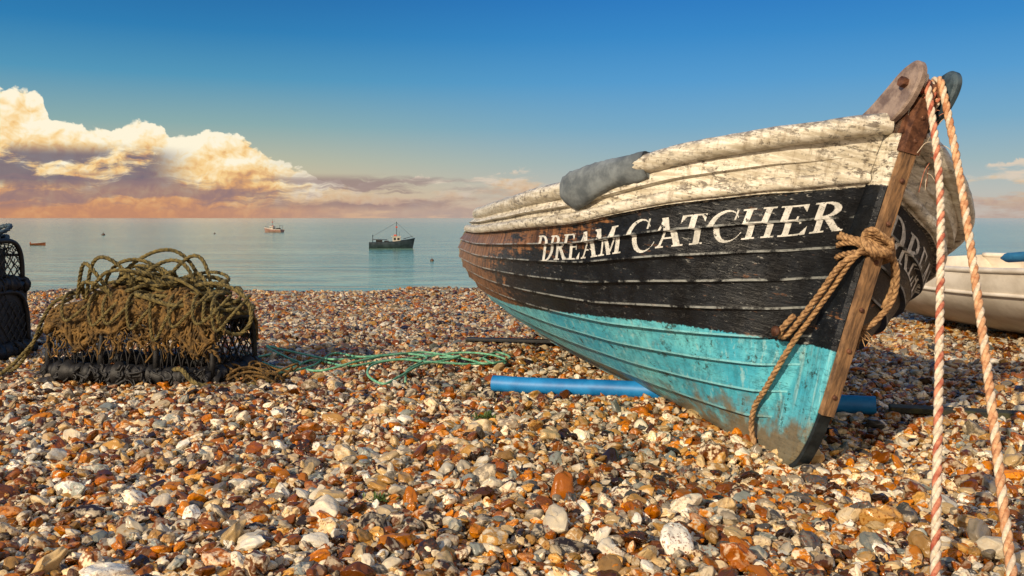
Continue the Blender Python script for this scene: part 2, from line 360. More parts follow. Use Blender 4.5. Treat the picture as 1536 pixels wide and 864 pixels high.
# hull paint ---------------------------------------------------------------
def hull_paint(name,white_only=False):
    m,t,p=newmat(name)
    co=t.n('ShaderNodeTexCoord').outputs['Object']
    an=t.n('ShaderNodeAttribute',attribute_name='cy').outputs['Fac']
    wn=t.n('ShaderNodeAttribute',attribute_name='wh').outputs['Fac']
    un=t.n('ShaderNodeAttribute',attribute_name='dd').outputs['Fac']
    en=t.n('ShaderNodeAttribute',attribute_name='ed').outputs['Fac']
    fine=t.noise(co,55,5,.7); med=t.noise(co,9,5,.65); big=t.noise(co,2.2,4,.6)
    st=t.noise(t.vmul(co,(1,1,9)),7,6,.7); vs=t.noise(t.vmul(co,(14,14,1.2)),2.2,5,.65)
    white=t.mix(t.ss(st,.38,.62),lin(190,180,158),lin(232,226,210))
    white=t.mix(t.ss(vs,.5,.68,0,.55),white,lin(140,124,100))
    pe=t.m('MULTIPLY',t.ss(t.noise(t.vmul(co,(2,2,5)),9,9,.8),.545,.575),t.ss(big,.38,.54))
    white=t.mix(t.m('MULTIPLY',pe,.8),white,lin(100,90,82))
    white=t.mix(t.m('MULTIPLY',t.ss(t.noise(co,34,6,.75),.60,.64),.7),white,lin(88,78,68))
    if white_only:
        up=t.n('ShaderNodeSeparateXYZ'); t.put(up.inputs[0],t.n('ShaderNodeTexCoord').outputs['Normal'])
        wear=t.m('MULTIPLY',t.ss(up.outputs[2],.1,.8),t.ss(t.noise(t.vmul(co,(3,3,3)),9,8,.8),.46,.55))
        white=t.mix(t.m('MULTIPLY',wear,.8),white,lin(98,92,90))
        col=white
    else:
        black=t.mix(t.ss(med,.35,.7),lin(7,10,15),lin(22,28,36))
        sc=t.m('MULTIPLY',t.ss(st,.62,.66),t.ss(big,.46,.58))
        black=t.mix(t.m('MULTIPLY',sc,.4),black,lin(110,116,118))
        sc2=t.m('MULTIPLY',t.ss(t.noise(t.vmul(co,(1,1,3)),26,7,.8),.605,.635),t.ss(med,.42,.55))
        black=t.mix(t.m('MULTIPLY',sc2,.75),black,lin(170,170,166))
        aft=t.m('ADD',t.ss(un,1.5,3.3,0,.24),t.m('MULTIPLY',t.ss(wn,-.20,-.04),t.ss(un,.3,1.3,0,.16)))
        wm=t.ss(t.m('ADD',t.m('MULTIPLY',t.m('ADD',st,med),.5),aft),.59,.65)
        black=t.mix(t.m('MULTIPLY',wm,.85),black,t.mix(t.ss(vs,.35,.65),lin(74,46,28),lin(160,110,68)))
        black=t.mix(t.m('MULTIPLY',t.m('MULTIPLY',t.ss(en,.74,.95),t.ss(med,.42,.54)),.8),black,lin(156,160,158))  # scuffs and edge highlights, both painted pale along the strakes' lower edges
        cyan=t.mix(t.ss(big,.35,.65),lin(58,164,192),lin(112,204,216))
        cyan=t.mix(t.ss(vs,.44,.66,0,.6),cyan,lin(46,120,138))
        cyan=t.mix(t.ss(t.noise(t.vmul(co,(20,20,1.5)),1.7,5,.7),.54,.66,0,.5),cyan,lin(174,210,208))
        cyan=t.mix(t.m('MULTIPLY',t.ss(t.noise(co,15,8,.75),.585,.62),.85),cyan,lin(40,60,54))
        cyan=t.mix(t.m('MULTIPLY',t.ss(en,.8,.98),.55),cyan,lin(150,214,220))  # edge highlight painted into the turquoise as well
        low=t.m('ADD',an,t.m('MULTIPLY',t.m('SUBTRACT',med,.5),.55))
        cyan=t.mix(t.ss(low,-.42,-.25,.92,0),cyan,t.mix(st,lin(72,58,36),lin(146,122,84)))
        f=t.ss(t.m('ADD',an,t.m('MULTIPLY',t.m('SUBTRACT',fine,.5),.03)),-.003,.003)
        col=t.mix(f,cyan,black)
        f2=t.ss(t.m('ADD',wn,t.m('MULTIPLY',t.m('SUBTRACT',fine,.5),.016)),-.002,.002)
        col=t.mix(f2,col,white)
    t.put(p.inputs['Base Color'],col)
    t.put(p.inputs['Roughness'],t.m('MULTIPLY_ADD',med,.5,.15))
    t.put(p.inputs['Normal'],t.bump(t.m('ADD',t.m('MULTIPLY',fine,.6),t.m('ADD',st,pe)),.7,.005))
    return m
M_hull=hull_paint('clinker_hull_paint'); M_whitep=hull_paint('peeling_white_paint',True)

# ---------------------------------------------------------------- hull geometry
def pchip(xs,ys):
    xs=np.array(xs,float); ys=np.array(ys,float); h=np.diff(xs); dl=np.diff(ys)/h
    m=np.zeros_like(xs); m[0]=dl[0]; m[-1]=dl[-1]
    for i in range(1,len(xs)-1):
        m[i]=0 if dl[i-1]*dl[i]<=0 else 2*dl[i-1]*dl[i]/(dl[i-1]+dl[i])
    def f(x):
        x=np.clip(np.asarray(x,float),xs[0],xs[-1]); i=np.clip(np.searchsorted(xs,x,side='right')-1,0,len(xs)-2)
        tt=(x-xs[i])/h[i]
        return (ys[i]*(1+2*tt)*(1-tt)**2+h[i]*m[i]*tt*(1-tt)**2+ys[i+1]*tt*tt*(3-2*tt)+h[i]*m[i+1]*tt*tt*(tt-1))
    return f
LB=4.1; NS=11
vg=pchip([0,.05,.15,.4,.7,1,1.5,2,3,3.6,4.1],[.05,.21,.42,.70,.84,.92,.98,.97,.88,.77,.64])
wg=pchip([0,.1,.4,.7,1,2,3,4.1],[1.40,1.300,1.14,1.035,.955,.85,.81,.81])
w0=pchip([0,1,3,4.3],[.03,.03,.02,.04])
pe_=pchip([0,.6,1.6,3,4.3],[.80,.74,.64,.72,.80])
ur=pchip([0,.1,.3,.6,1],[-.34,-.17,-.04,.07,.21])
THK=.030
def hull(d,t,side,clink=True,inset=0.0,th=None):
    th=THK if th is None else th
    d=np.asarray(d,float); t=np.asarray(t,float)
    u=ur(t)*(1-d/LB)+(.2-LB-.12*t)*(d/LB)
    de=d*(.28+.72*t**.8)
    v=.035+(vg(de)-.035)*np.sin(np.pi/2*np.clip(t,0,1)**pe_(d))
    ww=w0(d)+(wg(d)-w0(d))*t
    k=t*NS; fr=k-np.floor(k)
    o=np.where(clink,th*(1-fr)**1.3*np.clip(d/.12,0.15,1),0)-inset
    nv=.55+.45*t; nw=-(1-nv)
    nrm=np.sqrt(nv**2+nw**2)
    v=np.maximum(v+o*nv/nrm,.01); ww=ww+o*nw/nrm
    return np.stack([u,side*v,ww],-1)
cyT=pchip([0,.5,1,2,3,4.3],[.49,.44,.38,.29,.24,.22])
WT=9/NS
ds=np.r_[np.linspace(0,.5,34)**1.0,np.linspace(.53,LB,90)]
def build_hull(parent,mat,mat_in):
    mb=MB(); cy=[];wh=[];dd=[];ed=[]
    def strip(rows,ts,edge,side):
        P=np.stack(rows,0); mb.grid(P,flip=(side<0))
        for r,tt,e in zip(P,ts,edge):
            cy.append(r[:,2]-cyT(ds)); wh.append((tt-WT)*(wg(ds)-w0(ds))+0*ds); dd.append(ds); ed.append(np.full(len(ds),max(e,0)))
    for side in(-1,1):
        for k in range(NS):
            tt=np.array([k,k+.05,k+.14,k+.35,k+.65,k+.999])/NS
            strip([hull(ds,np.full_like(ds,a),side) for a in tt],tt+1e-5,[1,1,.5,.2,0,0],side)
            if k>0:
                a=hull(ds,np.full_like(ds,(k-.001)/NS),side); b=hull(ds,np.full_like(ds,k/NS),side)
                strip([a,b],np.array([k/NS-.001,k/NS-.001]),[0,.7],side)
    mb.obj('clinker_hull',mat,parent,attrs=dict(cy=np.concatenate(cy),wh=np.concatenate(wh),dd=np.concatenate(dd),ed=np.concatenate(ed)))
    mi=MB(); tt=np.linspace(.02,1,14)
    for side in(-1,1):
        mi.grid(np.stack([hull(np.maximum(ds,.02),np.full_like(ds,a),side,False,.022) for a in tt],0),flip=(side>0))
    mi.obj('inner_planking',mat_in,parent)
    tr=MB(); tt=np.linspace(0,1,16)
    a=hull(np.full(16,LB),tt,-1,False,-.01); b=hull(np.full(16,LB),tt,1,False,-.01)
    for dx in(0,-.04): tr.grid(np.stack([a,b],0)+np.array([dx,0,0]),flip=dx<0)
    tr.obj('transom',mat_in,parent)
    return mb
TH=math.radians(14); PH=math.radians(12.3); PI=math.radians(1.3)
BM=Matrix.Translation((1.155,3.65,-.01))@Matrix.Rotation(TH-math.pi/2,4,'Z')@Matrix.Rotation(PI,4,'Y')@Matrix.Rotation(-PH,4,'X')
boat=empty('fishing_boat',BM)
M_in=simple('inner_paint',lin(120,112,96),lin(176,168,148),.7,6,.003)
build_hull(boat,M_hull,M_in)
def gunwale(parent,mat,rx=.046,rz=.042):
    mb=MB()
    for side in(-1,1):
        P=hull(np.maximum(ds,.0),np.full_like(ds,1.0),side,False); 
        T=np.gradient(P,axis=0); T/=np.linalg.norm(T,axis=1)[:,None]; up=np.array([0,0,1.]); N=np.cross(T,up); N/=np.linalg.norm(N,axis=1)[:,None]; N*=np.sign(N[:,1:2]*side+1e-9)
        U=np.cross(N,T); U*=np.sign(U[:,2:3])
        an=np.linspace(0,2*np.pi,18,endpoint=False)
        wob=1+.018*rng.normal(0,1,(len(ds),1,1))
        C=P+N*.008
        G=C[:,None]+wob*(rx*N[:,None]*np.cos(an)[None,:,None]+rz*U[:,None]*np.sin(an)[None,:,None])
        mb.grid(G,closev=True,flip=side<0)
        P2=hull(ds,np.full_like(ds,WT+.03),side,True)
        G=(P2+N*.002)[:,None]+(.020*N[:,None]*np.cos(an)[None,:,None]+.026*U[:,None]*np.sin(an)[None,:,None])
        mb.grid(G,closev=True,flip=side<0)
    a=hull(np.array([LB]),np.array([1.]),-1,False)[0]; b=hull(np.array([LB]),np.array([1.]),1,False)[0]
    mb.tube([a,(a+b)/2+np.array([0,0,.03]),b],.04,10)
    mb.obj('gunwale',mat,parent)
gunwale(boat,M_whitep)
mb=MB()
dsx=np.linspace(.02,.55,14)
a=hull(dsx,np.full(14,.97),-1,False,.01); b=hull(dsx,np.full(14,.97),1,False,.01)
mb.grid(np.stack([a,(a+b)/2+np.array([0,0,.03]),b],0))
mb.obj('foredeck',M_whitep,boat)
mb=MB()
for d_ in(1.4,2.4,3.3):
    a=hull(np.array([d_]),np.array([.72]),-1,False,.02)[0]; b=hull(np.array([d_]),np.array([.72]),1,False,.02)[0]
    mb.box((a+b)/2,(.11,abs(b[1]-a[1])/2,.016))
for j in range(-2,3): mb.box((-2.0,j*.13,.27),(1.0,.055,.01))
o=mb.obj('thwarts',M_wood,boat,smooth=False)
mb=MB(); R=[]
uu=np.linspace(-.3,-LB+.24,40)
for (yy_,zz_) in((-.036,.06),(-.03,-.03),(.03,-.03),(.036,.06)): R.append(np.stack([uu,np.full(40,yy_),np.full(40,zz_)],1))
mb.grid(np.stack(R,0),closeu=True); nn=4*40
mb.obj('keel',M_hull,boat,smooth=False,attrs=dict(cy=np.full(nn,-.38),wh=np.full(nn,-1.),dd=np.zeros(nn),ed=np.zeros(nn)))
# stem
outer=smooth([(-.62,0,-.025),(-.3,0,-.035),(-.10,0,-.025),(.005,0,.02),(.065,0,.12),(.105,0,.26),(.135,0,.44),(.175,0,.7),(.225,0,1.02),(.285,0,1.36),(.315,0,1.50)],66)
inner=smooth([(-.62,0,.05),(-.42,0,.05),(-.28,0,.10),(-.16,0,.2),(-.10,0,.4),(-.03,0,.7),(.04,0,1.0),(.11,0,1.34),(.15,0,1.48)],66)
mb=MB(); n=66
hwid=np.interp(np.linspace(0,1,n),[0,.25,.6,1],[.034,.042,.048,.048])
rows=[]
for (A,s,k) in((outer,-1,-.012),(outer,-.75,.008),(outer,.75,.008),(outer,1,-.012),(inner,1,0),(inner,-1,0)):
    R=A.copy(); R[:,1]=s*hwid; R[:,0]+=k; rows.append(R)
P=np.stack(rows,0); mb.grid(P,closeu=True)
mb.f.append(tuple(i*n+n-1 for i in range(6))); mb.mi.append(0); mb.f.append(tuple(i*n for i in range(6))[::-1]); mb.mi.append(0)
zz=P.reshape(-1,3)[:,2]
mb.obj('stem_post',M_hull,boat,smooth=False,attrs=dict(cy=zz-.495,wh=zz-1.16,dd=np.zeros(len(zz)),ed=np.zeros(len(zz))))
mb=MB()
sel=outer[outer[:,2]>.24]; sel=sel[np.r_[True,np.diff(sel[:,2])>0]]
def strap(path,hw,th,mi=0):
    T=np.gradient(path,axis=0); T/=np.linalg.norm(T,axis=1)[:,None]; N=np.stack([T[:,2],0*T[:,0],-T[:,0]],1)
    R=[path+N*.006+np.array([0,-hw,0]),path+N*(.006+th)+np.array([0,-hw*.85,0]),path+N*(.006+th)+np.array([0,hw*.85,0]),path+N*.006+np.array([0,hw,0]),path-N*.004+np.array([0,hw,0]),path-N*.004+np.array([0,-hw,0])]
    mb.grid(np.stack(R,0),closeu=True,mi=mi)
strap(sel,.032,.026,0)
lo=outer[(outer[:,2]<.30)]; strap(lo,.030,.014,1)
up_=outer[outer[:,2]>1.28]; strap(up_+np.array([.004,0,.0]),.040,.028,2)
o=mb.obj('stem_band',[M_wood,M_dark,M_rust],boat,smooth=False); 
mb=MB()
for wz in(.33,.5,.68,.86,1.04,1.2,1.33,1.43):
    i=np.argmin(abs(outer[:,2]-wz)); c=outer[i]
    mb.tube([c+np.array([.02,0,0]),c+np.array([.038,0,-.004]),c+np.array([.042,0,-.004])],[.010,.010,.005],8)
mb.obj('bolts',M_rust,boat,smooth=False)
def ck(a,b): return (-.04+(a+.04)*.90-.01, 1.355+(b-1.385)*.80)
def cheek(y,mat,name):
    up=[(-.14,1.385),(.0,1.435),(.12,1.51),(.22,1.60),(.29,1.67),(.34,1.71),(.385,1.725),(.42,1.71),(.44,1.665),(.43,1.60),(.39,1.52),(.33,1.46),(.25,1.41),(.16,1.375),(.02,1.355),(-.14,1.36)]
    up=[ck(*q) for q in up]
    sm=smooth([(a,0,b) for a,b in up]+[(up[0][0],0,up[0][1])],90)[:-1]
    mb=MB(); R=[]
    c=sm.mean(0)
    for s,k in((-1,.93),(-.6,1),(.6,1),(1,.93)):
        q=c+(sm-c)*k; q=q.copy(); q[:,1]=y+s*.016; R.append(q)
    mb.grid(np.stack(R,0),closev=True)
    nn=len(sm); mb.f.append(tuple(range(nn))); mb.mi.append(0); mb.f.append(tuple(3*nn+i for i in range(nn))[::-1]); mb.mi.append(0)
    mb.obj(name,mat,boat,smooth=False)
cheek(-.066,simple('cheek_timber',lin(110,92,84),lin(160,140,126),.55,16,.004),'fairlead_cheek_starboard'); cheek(.090,simple('slate_paint',lin(36,50,58),lin(70,86,94),.5,18,.003),'fairlead_cheek_port')
RX,RZ=ck(.355,1.62)
mb=MB()
mb.tube([(RX,-.10,RZ),(RX,.12,RZ)],.013,12)
mb.tube([(RX,-.105,RZ),(RX,-.082,RZ)],.021,6); mb.tube([(RX,.106,RZ),(RX,.128,RZ)],.021,6)
mb.tube([(RX,-.048,RZ),(RX,-.03,RZ),(RX,.04,RZ),(RX,.058,RZ)],[.040,.028,.028,.040],16)
mb.box((.20,0.005,1.41),(.10,.053,.05))
mb.obj('fairlead_roller',M_rust,boat,smooth=False)
# canvas cover draped over the gunwale
mb=MB(); dd_=np.linspace(.52,1.04,30)
P=hull(dd_,np.full_like(dd_,1.0),-1,False); s=np.linspace(0,1,30)
rr=np.interp(s,[0,.06,.3,.6,.85,.95,1],[.046,.052,.056,.066,.076,.066,.045])
an=np.linspace(0,2*np.pi,24,endpoint=False)
T=np.gradient(P,axis=0); T/=np.linalg.norm(T,axis=1)[:,None]; N=np.cross(T,[0,0,1.]); N/=np.linalg.norm(N,axis=1)[:,None]; N*=np.sign(-N[:,1:2]); U=np.cross(N,T); U*=np.sign(U[:,2:3])
low_=np.where(np.sin(an)<0,1.0,1.0)
up_s=np.where(np.sin(an)<0,1.45,1.0)[None,:,None]*(1+.10*np.sin(an*3+s[:,None]*9)[...,None])
G=(P+U*.012+N*.006)[:,None]+rr[:,None,None]*(.92*N[:,None]*np.cos(an)[None,:,None]+up_s*U[:,None]*np.sin(an)[None,:,None])*(1+.02*rng.normal(size=(30,24,1)))
mb.grid(G,closev=True); mb.f.append(tuple(range(24))[::-1]); mb.mi.append(0); mb.f.append(tuple(29*24+i for i in range(24))); mb.mi.append(0)
mb.obj('canvas_gunwale_cover',M_grey,boat)

# ---------------------------------------------------------------- lettering
def B_(x,y,a,b,c,d): return (x>=a)&(x<=c)&(y>=b)&(y<=d)
def E_(x,y,cx,cy,rx,ry): return ((x-cx)/rx)**2+((y-cy)/ry)**2<=1
def Ln(x,y,ax,ay,bx,by,w):
    xx=ax+(bx-ax)*(y-ay)/(by-ay); return (abs(x-xx)<=w/2)&(y>=min(ay,by))&(y<=max(ay,by))
def sf(x,y,c,w,top):
    yy=(1-y) if top else y
    return (abs(x-c)<=w/2)&(yy>=0)&(yy<=.055+.0*x)|((abs(x-c)<=w/2*(1-np.clip(yy/.13,0,1))**1.0)&(yy>=0)&(yy<.13))
def G_(ch,x,y):
    if ch=='D': return B_(x,y,.1,0,.29,1)|((x>.2)&E_(x,y,.27,.5,.60,.5)&~((x>.2)&E_(x,y,.27,.5,.40,.44)))|sf(x,y,.19,.42,0)|sf(x,y,.19,.42,1),.94
    if ch=='R': return B_(x,y,.1,0,.29,1)|((x>.2)&E_(x,y,.33,.74,.41,.26)&~E_(x,y,.30,.74,.25,.195))|Ln(x,y,.38,.5,.76,0,.22)|sf(x,y,.19,.42,0)|sf(x,y,.19,.42,1)|sf(x,y,.80,.26,0),.93
    if ch=='E': return B_(x,y,.1,0,.29,1)|B_(x,y,.1,.94,.72,1)|B_(x,y,.1,.47,.55,.53)|B_(x,y,.1,0,.76,.06)|((x<.72)&(x>.52)&(y>1-(x-.52)*1.3)&(y<=1))|((x<.76)&(x>.54)&(y<(x-.54)*1.3)&(y>=0))|B_(x,y,.50,.38,.56,.62)|sf(x,y,.19,.42,0)|sf(x,y,.19,.42,1),.84
    if ch=='A': return Ln(x,y,.12,0,.44,1,.09)|Ln(x,y,.42,1,.78,0,.22)|B_(x,y,.2,.29,.66,.355)|sf(x,y,.13,.32,0)|sf(x,y,.78,.38,0),.96
    if ch=='M': return B_(x,y,.13,0,.21,1)|Ln(x,y,.18,1,.56,0,.20)|Ln(x,y,.56,0,.92,1,.08)|B_(x,y,.85,0,1.04,1)|sf(x,y,.165,.32,0)|sf(x,y,.12,.26,1)|sf(x,y,.95,.4,0)|sf(x,y,1.0,.3,1),1.18
    if ch=='C': return (E_(x,y,.46,.5,.46,.53)&~E_(x,y,.54,.5,.36,.465)&~((x>.72)&(abs(y-.5)<.22)))|B_(x,y,.75,.68,.81,1.0),.90
    if ch=='T': return B_(x,y,.29,0,.48,1)|B_(x,y,.0,.94,.77,1)|((x<.2)&(x>=0)&(y>1-(.2-x)*1.4)&(y<=1))|((x>.57)&(x<=.77)&(y>1-(x-.57)*1.4)&(y<=1))|sf(x,y,.385,.42,0),.84
    if ch=='H': return B_(x,y,.1,0,.28,1)|B_(x,y,.65,0,.83,1)|B_(x,y,.1,.47,.8,.53)|sf(x,y,.19,.38,0)|sf(x,y,.19,.38,1)|sf(x,y,.745,.38,0)|sf(x,y,.745,.38,1),1.0
    return np.zeros_like(x,bool),.35
def text_mask(res):
    s="DREAM CATCHER"; cols=[]
    ny=int(1.25/res); yy=(np.arange(ny)+.5)*res-.12
    for i,ch in enumerate(s):
        k=1.10 if i in(0,6) else 1.0
        _,wd=G_(ch,np.zeros((1,1)),np.zeros((1,1))); nx=int((wd*k+.05)/res)
        xx=(np.arange(nx)+.5)*res
        X,Y=np.meshgrid(xx,yy,indexing='ij'); M,_=G_(ch,X/k,(Y+ (.05 if k>1 else 0))/k); cols.append(M)
    return np.vstack(cols),yy
res=.018
MK,yy=text_mask(res); nx,ny=MK.shape
M_letter,t,p=newmat('white_lettering')
co=t.n('ShaderNodeTexCoord').outputs['Object']
t.put(p.inputs['Base Color'],t.mix(t.ss(t.noise(co,30,6,.7),.35,.65),lin(180,180,174),lin(228,226,220))); p.inputs['Roughness'].default_value=.5
def lettering(side,a0,a1,tb0,tb1,h0,h1,name):
    dq=np.linspace(0,LB,1500); P=hull(dq,np.full_like(dq,.72),side,False); A=np.r_[0,np.cumsum(np.linalg.norm(np.diff(P,axis=0),axis=1))]
    xi=np.linspace(a0,a1,nx+1); D_=np.interp(xi,A,dq)
    hh=np.linspace(h0,h1,nx+1)[:,None]; tb=np.linspace(tb0,tb1,nx+1)[:,None]
    yj=np.r_[yy-res/2,yy[-1]+res/2][None,:]*hh
    DD=np.repeat(D_[:,None],ny+1,1); H=(wg(D_)-w0(D_))[:,None]
    TT=np.clip(tb+yj/H,0,.999)
    V=hull(DD,TT,side)
    V[...,1]+=side*.0025; 
    V[...,0]+=.0025*np.clip(1-DD/.5,0,1)
    wear=rng.random((nx,ny))
    n=sum(np.sin(np.arange(nx)[:,None]*a+np.arange(ny)[None,:]*b+c) for a,b,c in rng.uniform([.05,.05,0],[.5,.6,6],(9,3)))
    M=MK.copy(); M&=~((n>4.0)&(wear<.85)); M&=wear>.02
    idx=np.argwhere(M); vid=lambda i,j:i*(ny+1)+j
    F=np.stack([vid(idx[:,0],idx[:,1]),vid(idx[:,0]+1,idx[:,1]),vid(idx[:,0]+1,idx[:,1]+1),vid(idx[:,0],idx[:,1]+1)],1)
    if (side>0): F=F[:,::-1]
    U_,inv=np.unique(F,return_inverse=True); inv=inv.reshape(F.shape)
    mb=MB(); mb.add(V.reshape(-1,3)[U_],inv.tolist()); mb.obj(name,M_letter,boat,smooth=True)
lettering(-1,1.70,.025,.640,.690,.112,.124,'name_lettering_starboard')
lettering(1,.06,1.9,.690,.655,.126,.118,'name_lettering_port')

# ---------------------------------------------------------------- ropes on the boat
BI=BM.inverted()
def W(pt): v=BM@Vector(pt); return np.array(v)
def local(pts): return np.array([list(BI@Vector(tuple(p))) for p in pts])
mb=MB()
A=[W((.18,-.03,1.46)),W((RX-.05,-.02,RZ+.02)),W((RX,-.02,RZ+.045)),W((RX+.048,-.02,RZ-.01)),np.array([1.50,3.155,1.1]),np.array([1.33,2.80,.62]),np.array([1.13,2.40,.10]),np.array([1.05,2.22,.03]),np.array([.9,1.6,.03]),np.array([.7,.6,.03])]
rope(mb,local(A),.0135,(0,1,0))
Bp=[W((.18,.03,1.46)),W((RX-.05,.05,RZ+.02)),W((RX,.05,RZ+.045)),W((RX+.048,.05,RZ-.01)),np.array([1.60,3.20,1.1]),np.array([1.495,2.85,.6]),np.array([1.34,2.42,.08]),np.array([1.28,2.25,.03]),np.array([1.2,1.6,.03]),np.array([1.1,.6,.03])]
rope(mb,local(Bp),.0145,(2,0,2))
for k in range(3):
    an=np.linspace(0,2*np.pi,14); yk=-.03+.028*k
    c=np.stack([RX-.02+.045*np.cos(an),yk+.004*an,RZ-.03+.06*np.sin(an)],1); rope(mb,c,.012,(1,0,2),ctrl=True)
for k in range(14):
    b=W((RX+.05,.05,RZ-.08-.02*k)); d=rng.normal(0,1,3); d/=np.linalg.norm(d); l=rng.uniform(.03,.09)
    mb.tube(local(smooth([b,b+d*l*.5,b+d*l+np.array([0,0,-l*.5])],8)),.0014,4,mi=int(rng.integers(0,3)))
mb.obj('mooring_rope',[M_white,M_red,M_orange],boat)
mb=MB()
for k in range(5):
    an=np.linspace(0,2*np.pi,18); rz=.87+.022*k+rng.uniform(-.01,.01)
    c=np.stack([.14+(.115+.008*(k%2))*np.cos(an),(.075+.008*(k%3))*np.sin(an),rz+.05*np.cos(an+k)*.5],1); rope(mb,c,.012)
for k in range(4):
    an=np.linspace(0,2*np.pi*1.1,16); c=np.stack([.265+.02*np.sin(2*an+k),-.03+.055*np.cos(an+k),.92+.035*np.sin(an+.7*k)+.008*k],1); rope(mb,c,.012)
rope(mb,[(.25,-.06,.93),(.19,-.085,.84),(.12,-.085,.74),(.05,-.10,.62),(-.02,-.115,.50),(-.08,-.125,.38),(-.15,-.12,.27),(-.22,-.11,.18),(-.26,-.08,.08),(-.22,-.05,-.02)],.0125)
rope(mb,[(.24,-.05,.91),(.18,-.11,.83),(.10,-.12,.71),(.03,-.14,.59),(-.01,-.15,.53),(-.03,-.17,.50),(-.01,-.19,.53),(.03,-.17,.60)],.0125)
rope(mb,[(.24,.04,.93),(.23,.10,.85),(.20,.13,.74),(.16,.10,.64),(.15,.06,.60)],.0125)
rope(mb,[(.22,.05,.97),(.16,.12,.92),(.16,.15,.80),(.17,.12,.70)],.012)
for k in range(16): # frayed end of the lashing
    b=np.array([.15,.06,.60])+rng.normal(0,.006,3); d=rng.normal(0,1,3)*np.array([.5,.5,.4])+np.array([0,.1,-.8]); l=rng.uniform(.03,.07)
    mb.tube(smooth([b,b+d*l*.5,b+d*l+rng.normal(0,.01,3)],8),.002,4)
mb.obj('painter_rope',M_tan,boat)
mb=MB(); mb.tube([(-.04,-.13,.515),(-.02,-.20,.52)],.013,10); mb.tube([(-.02,-.20,.52),(-.018,-.215,.52)],.022,10); mb.obj('rope_cleat_peg',M_rust,boat)

# ---------------------------------------------------------------- blue pipe
mb=MB()
a=np.array([-.11,5.28,.05]); b=np.array([1.86,4.60,.05]); pa=np.linspace(a,b,30); pa[:,2]+=gz(pa[:,0],pa[:,1])*.5
mb.tube(pa,.047,24,caps=False); mb.tube(pa,.041,24,caps=False)
mb.obj('plastic_pipe',simple('blue_plastic',lin(10,104,168),lin(34,134,200),.5,5,.0008))
mb=MB(); mb.box((.05,7.05,gz(.05,7.05)+.05),(.42,.04,.012),R=Matrix.Rotation(math.radians(-12),3,'Z')); o=mb.obj('timber_skid',M_black,smooth=False); bevel(o)
mb=MB()
R=Matrix.Rotation(math.radians(-16),3,'Z'); mb.box((2.34,4.45,.035),(.44,.05,.014),R=R)
o=mb.obj('timber_skid.001',simple('weedy_board',lin(30,30,24),lin(66,64,34),.8,14,.004),smooth=False); bevel(o)

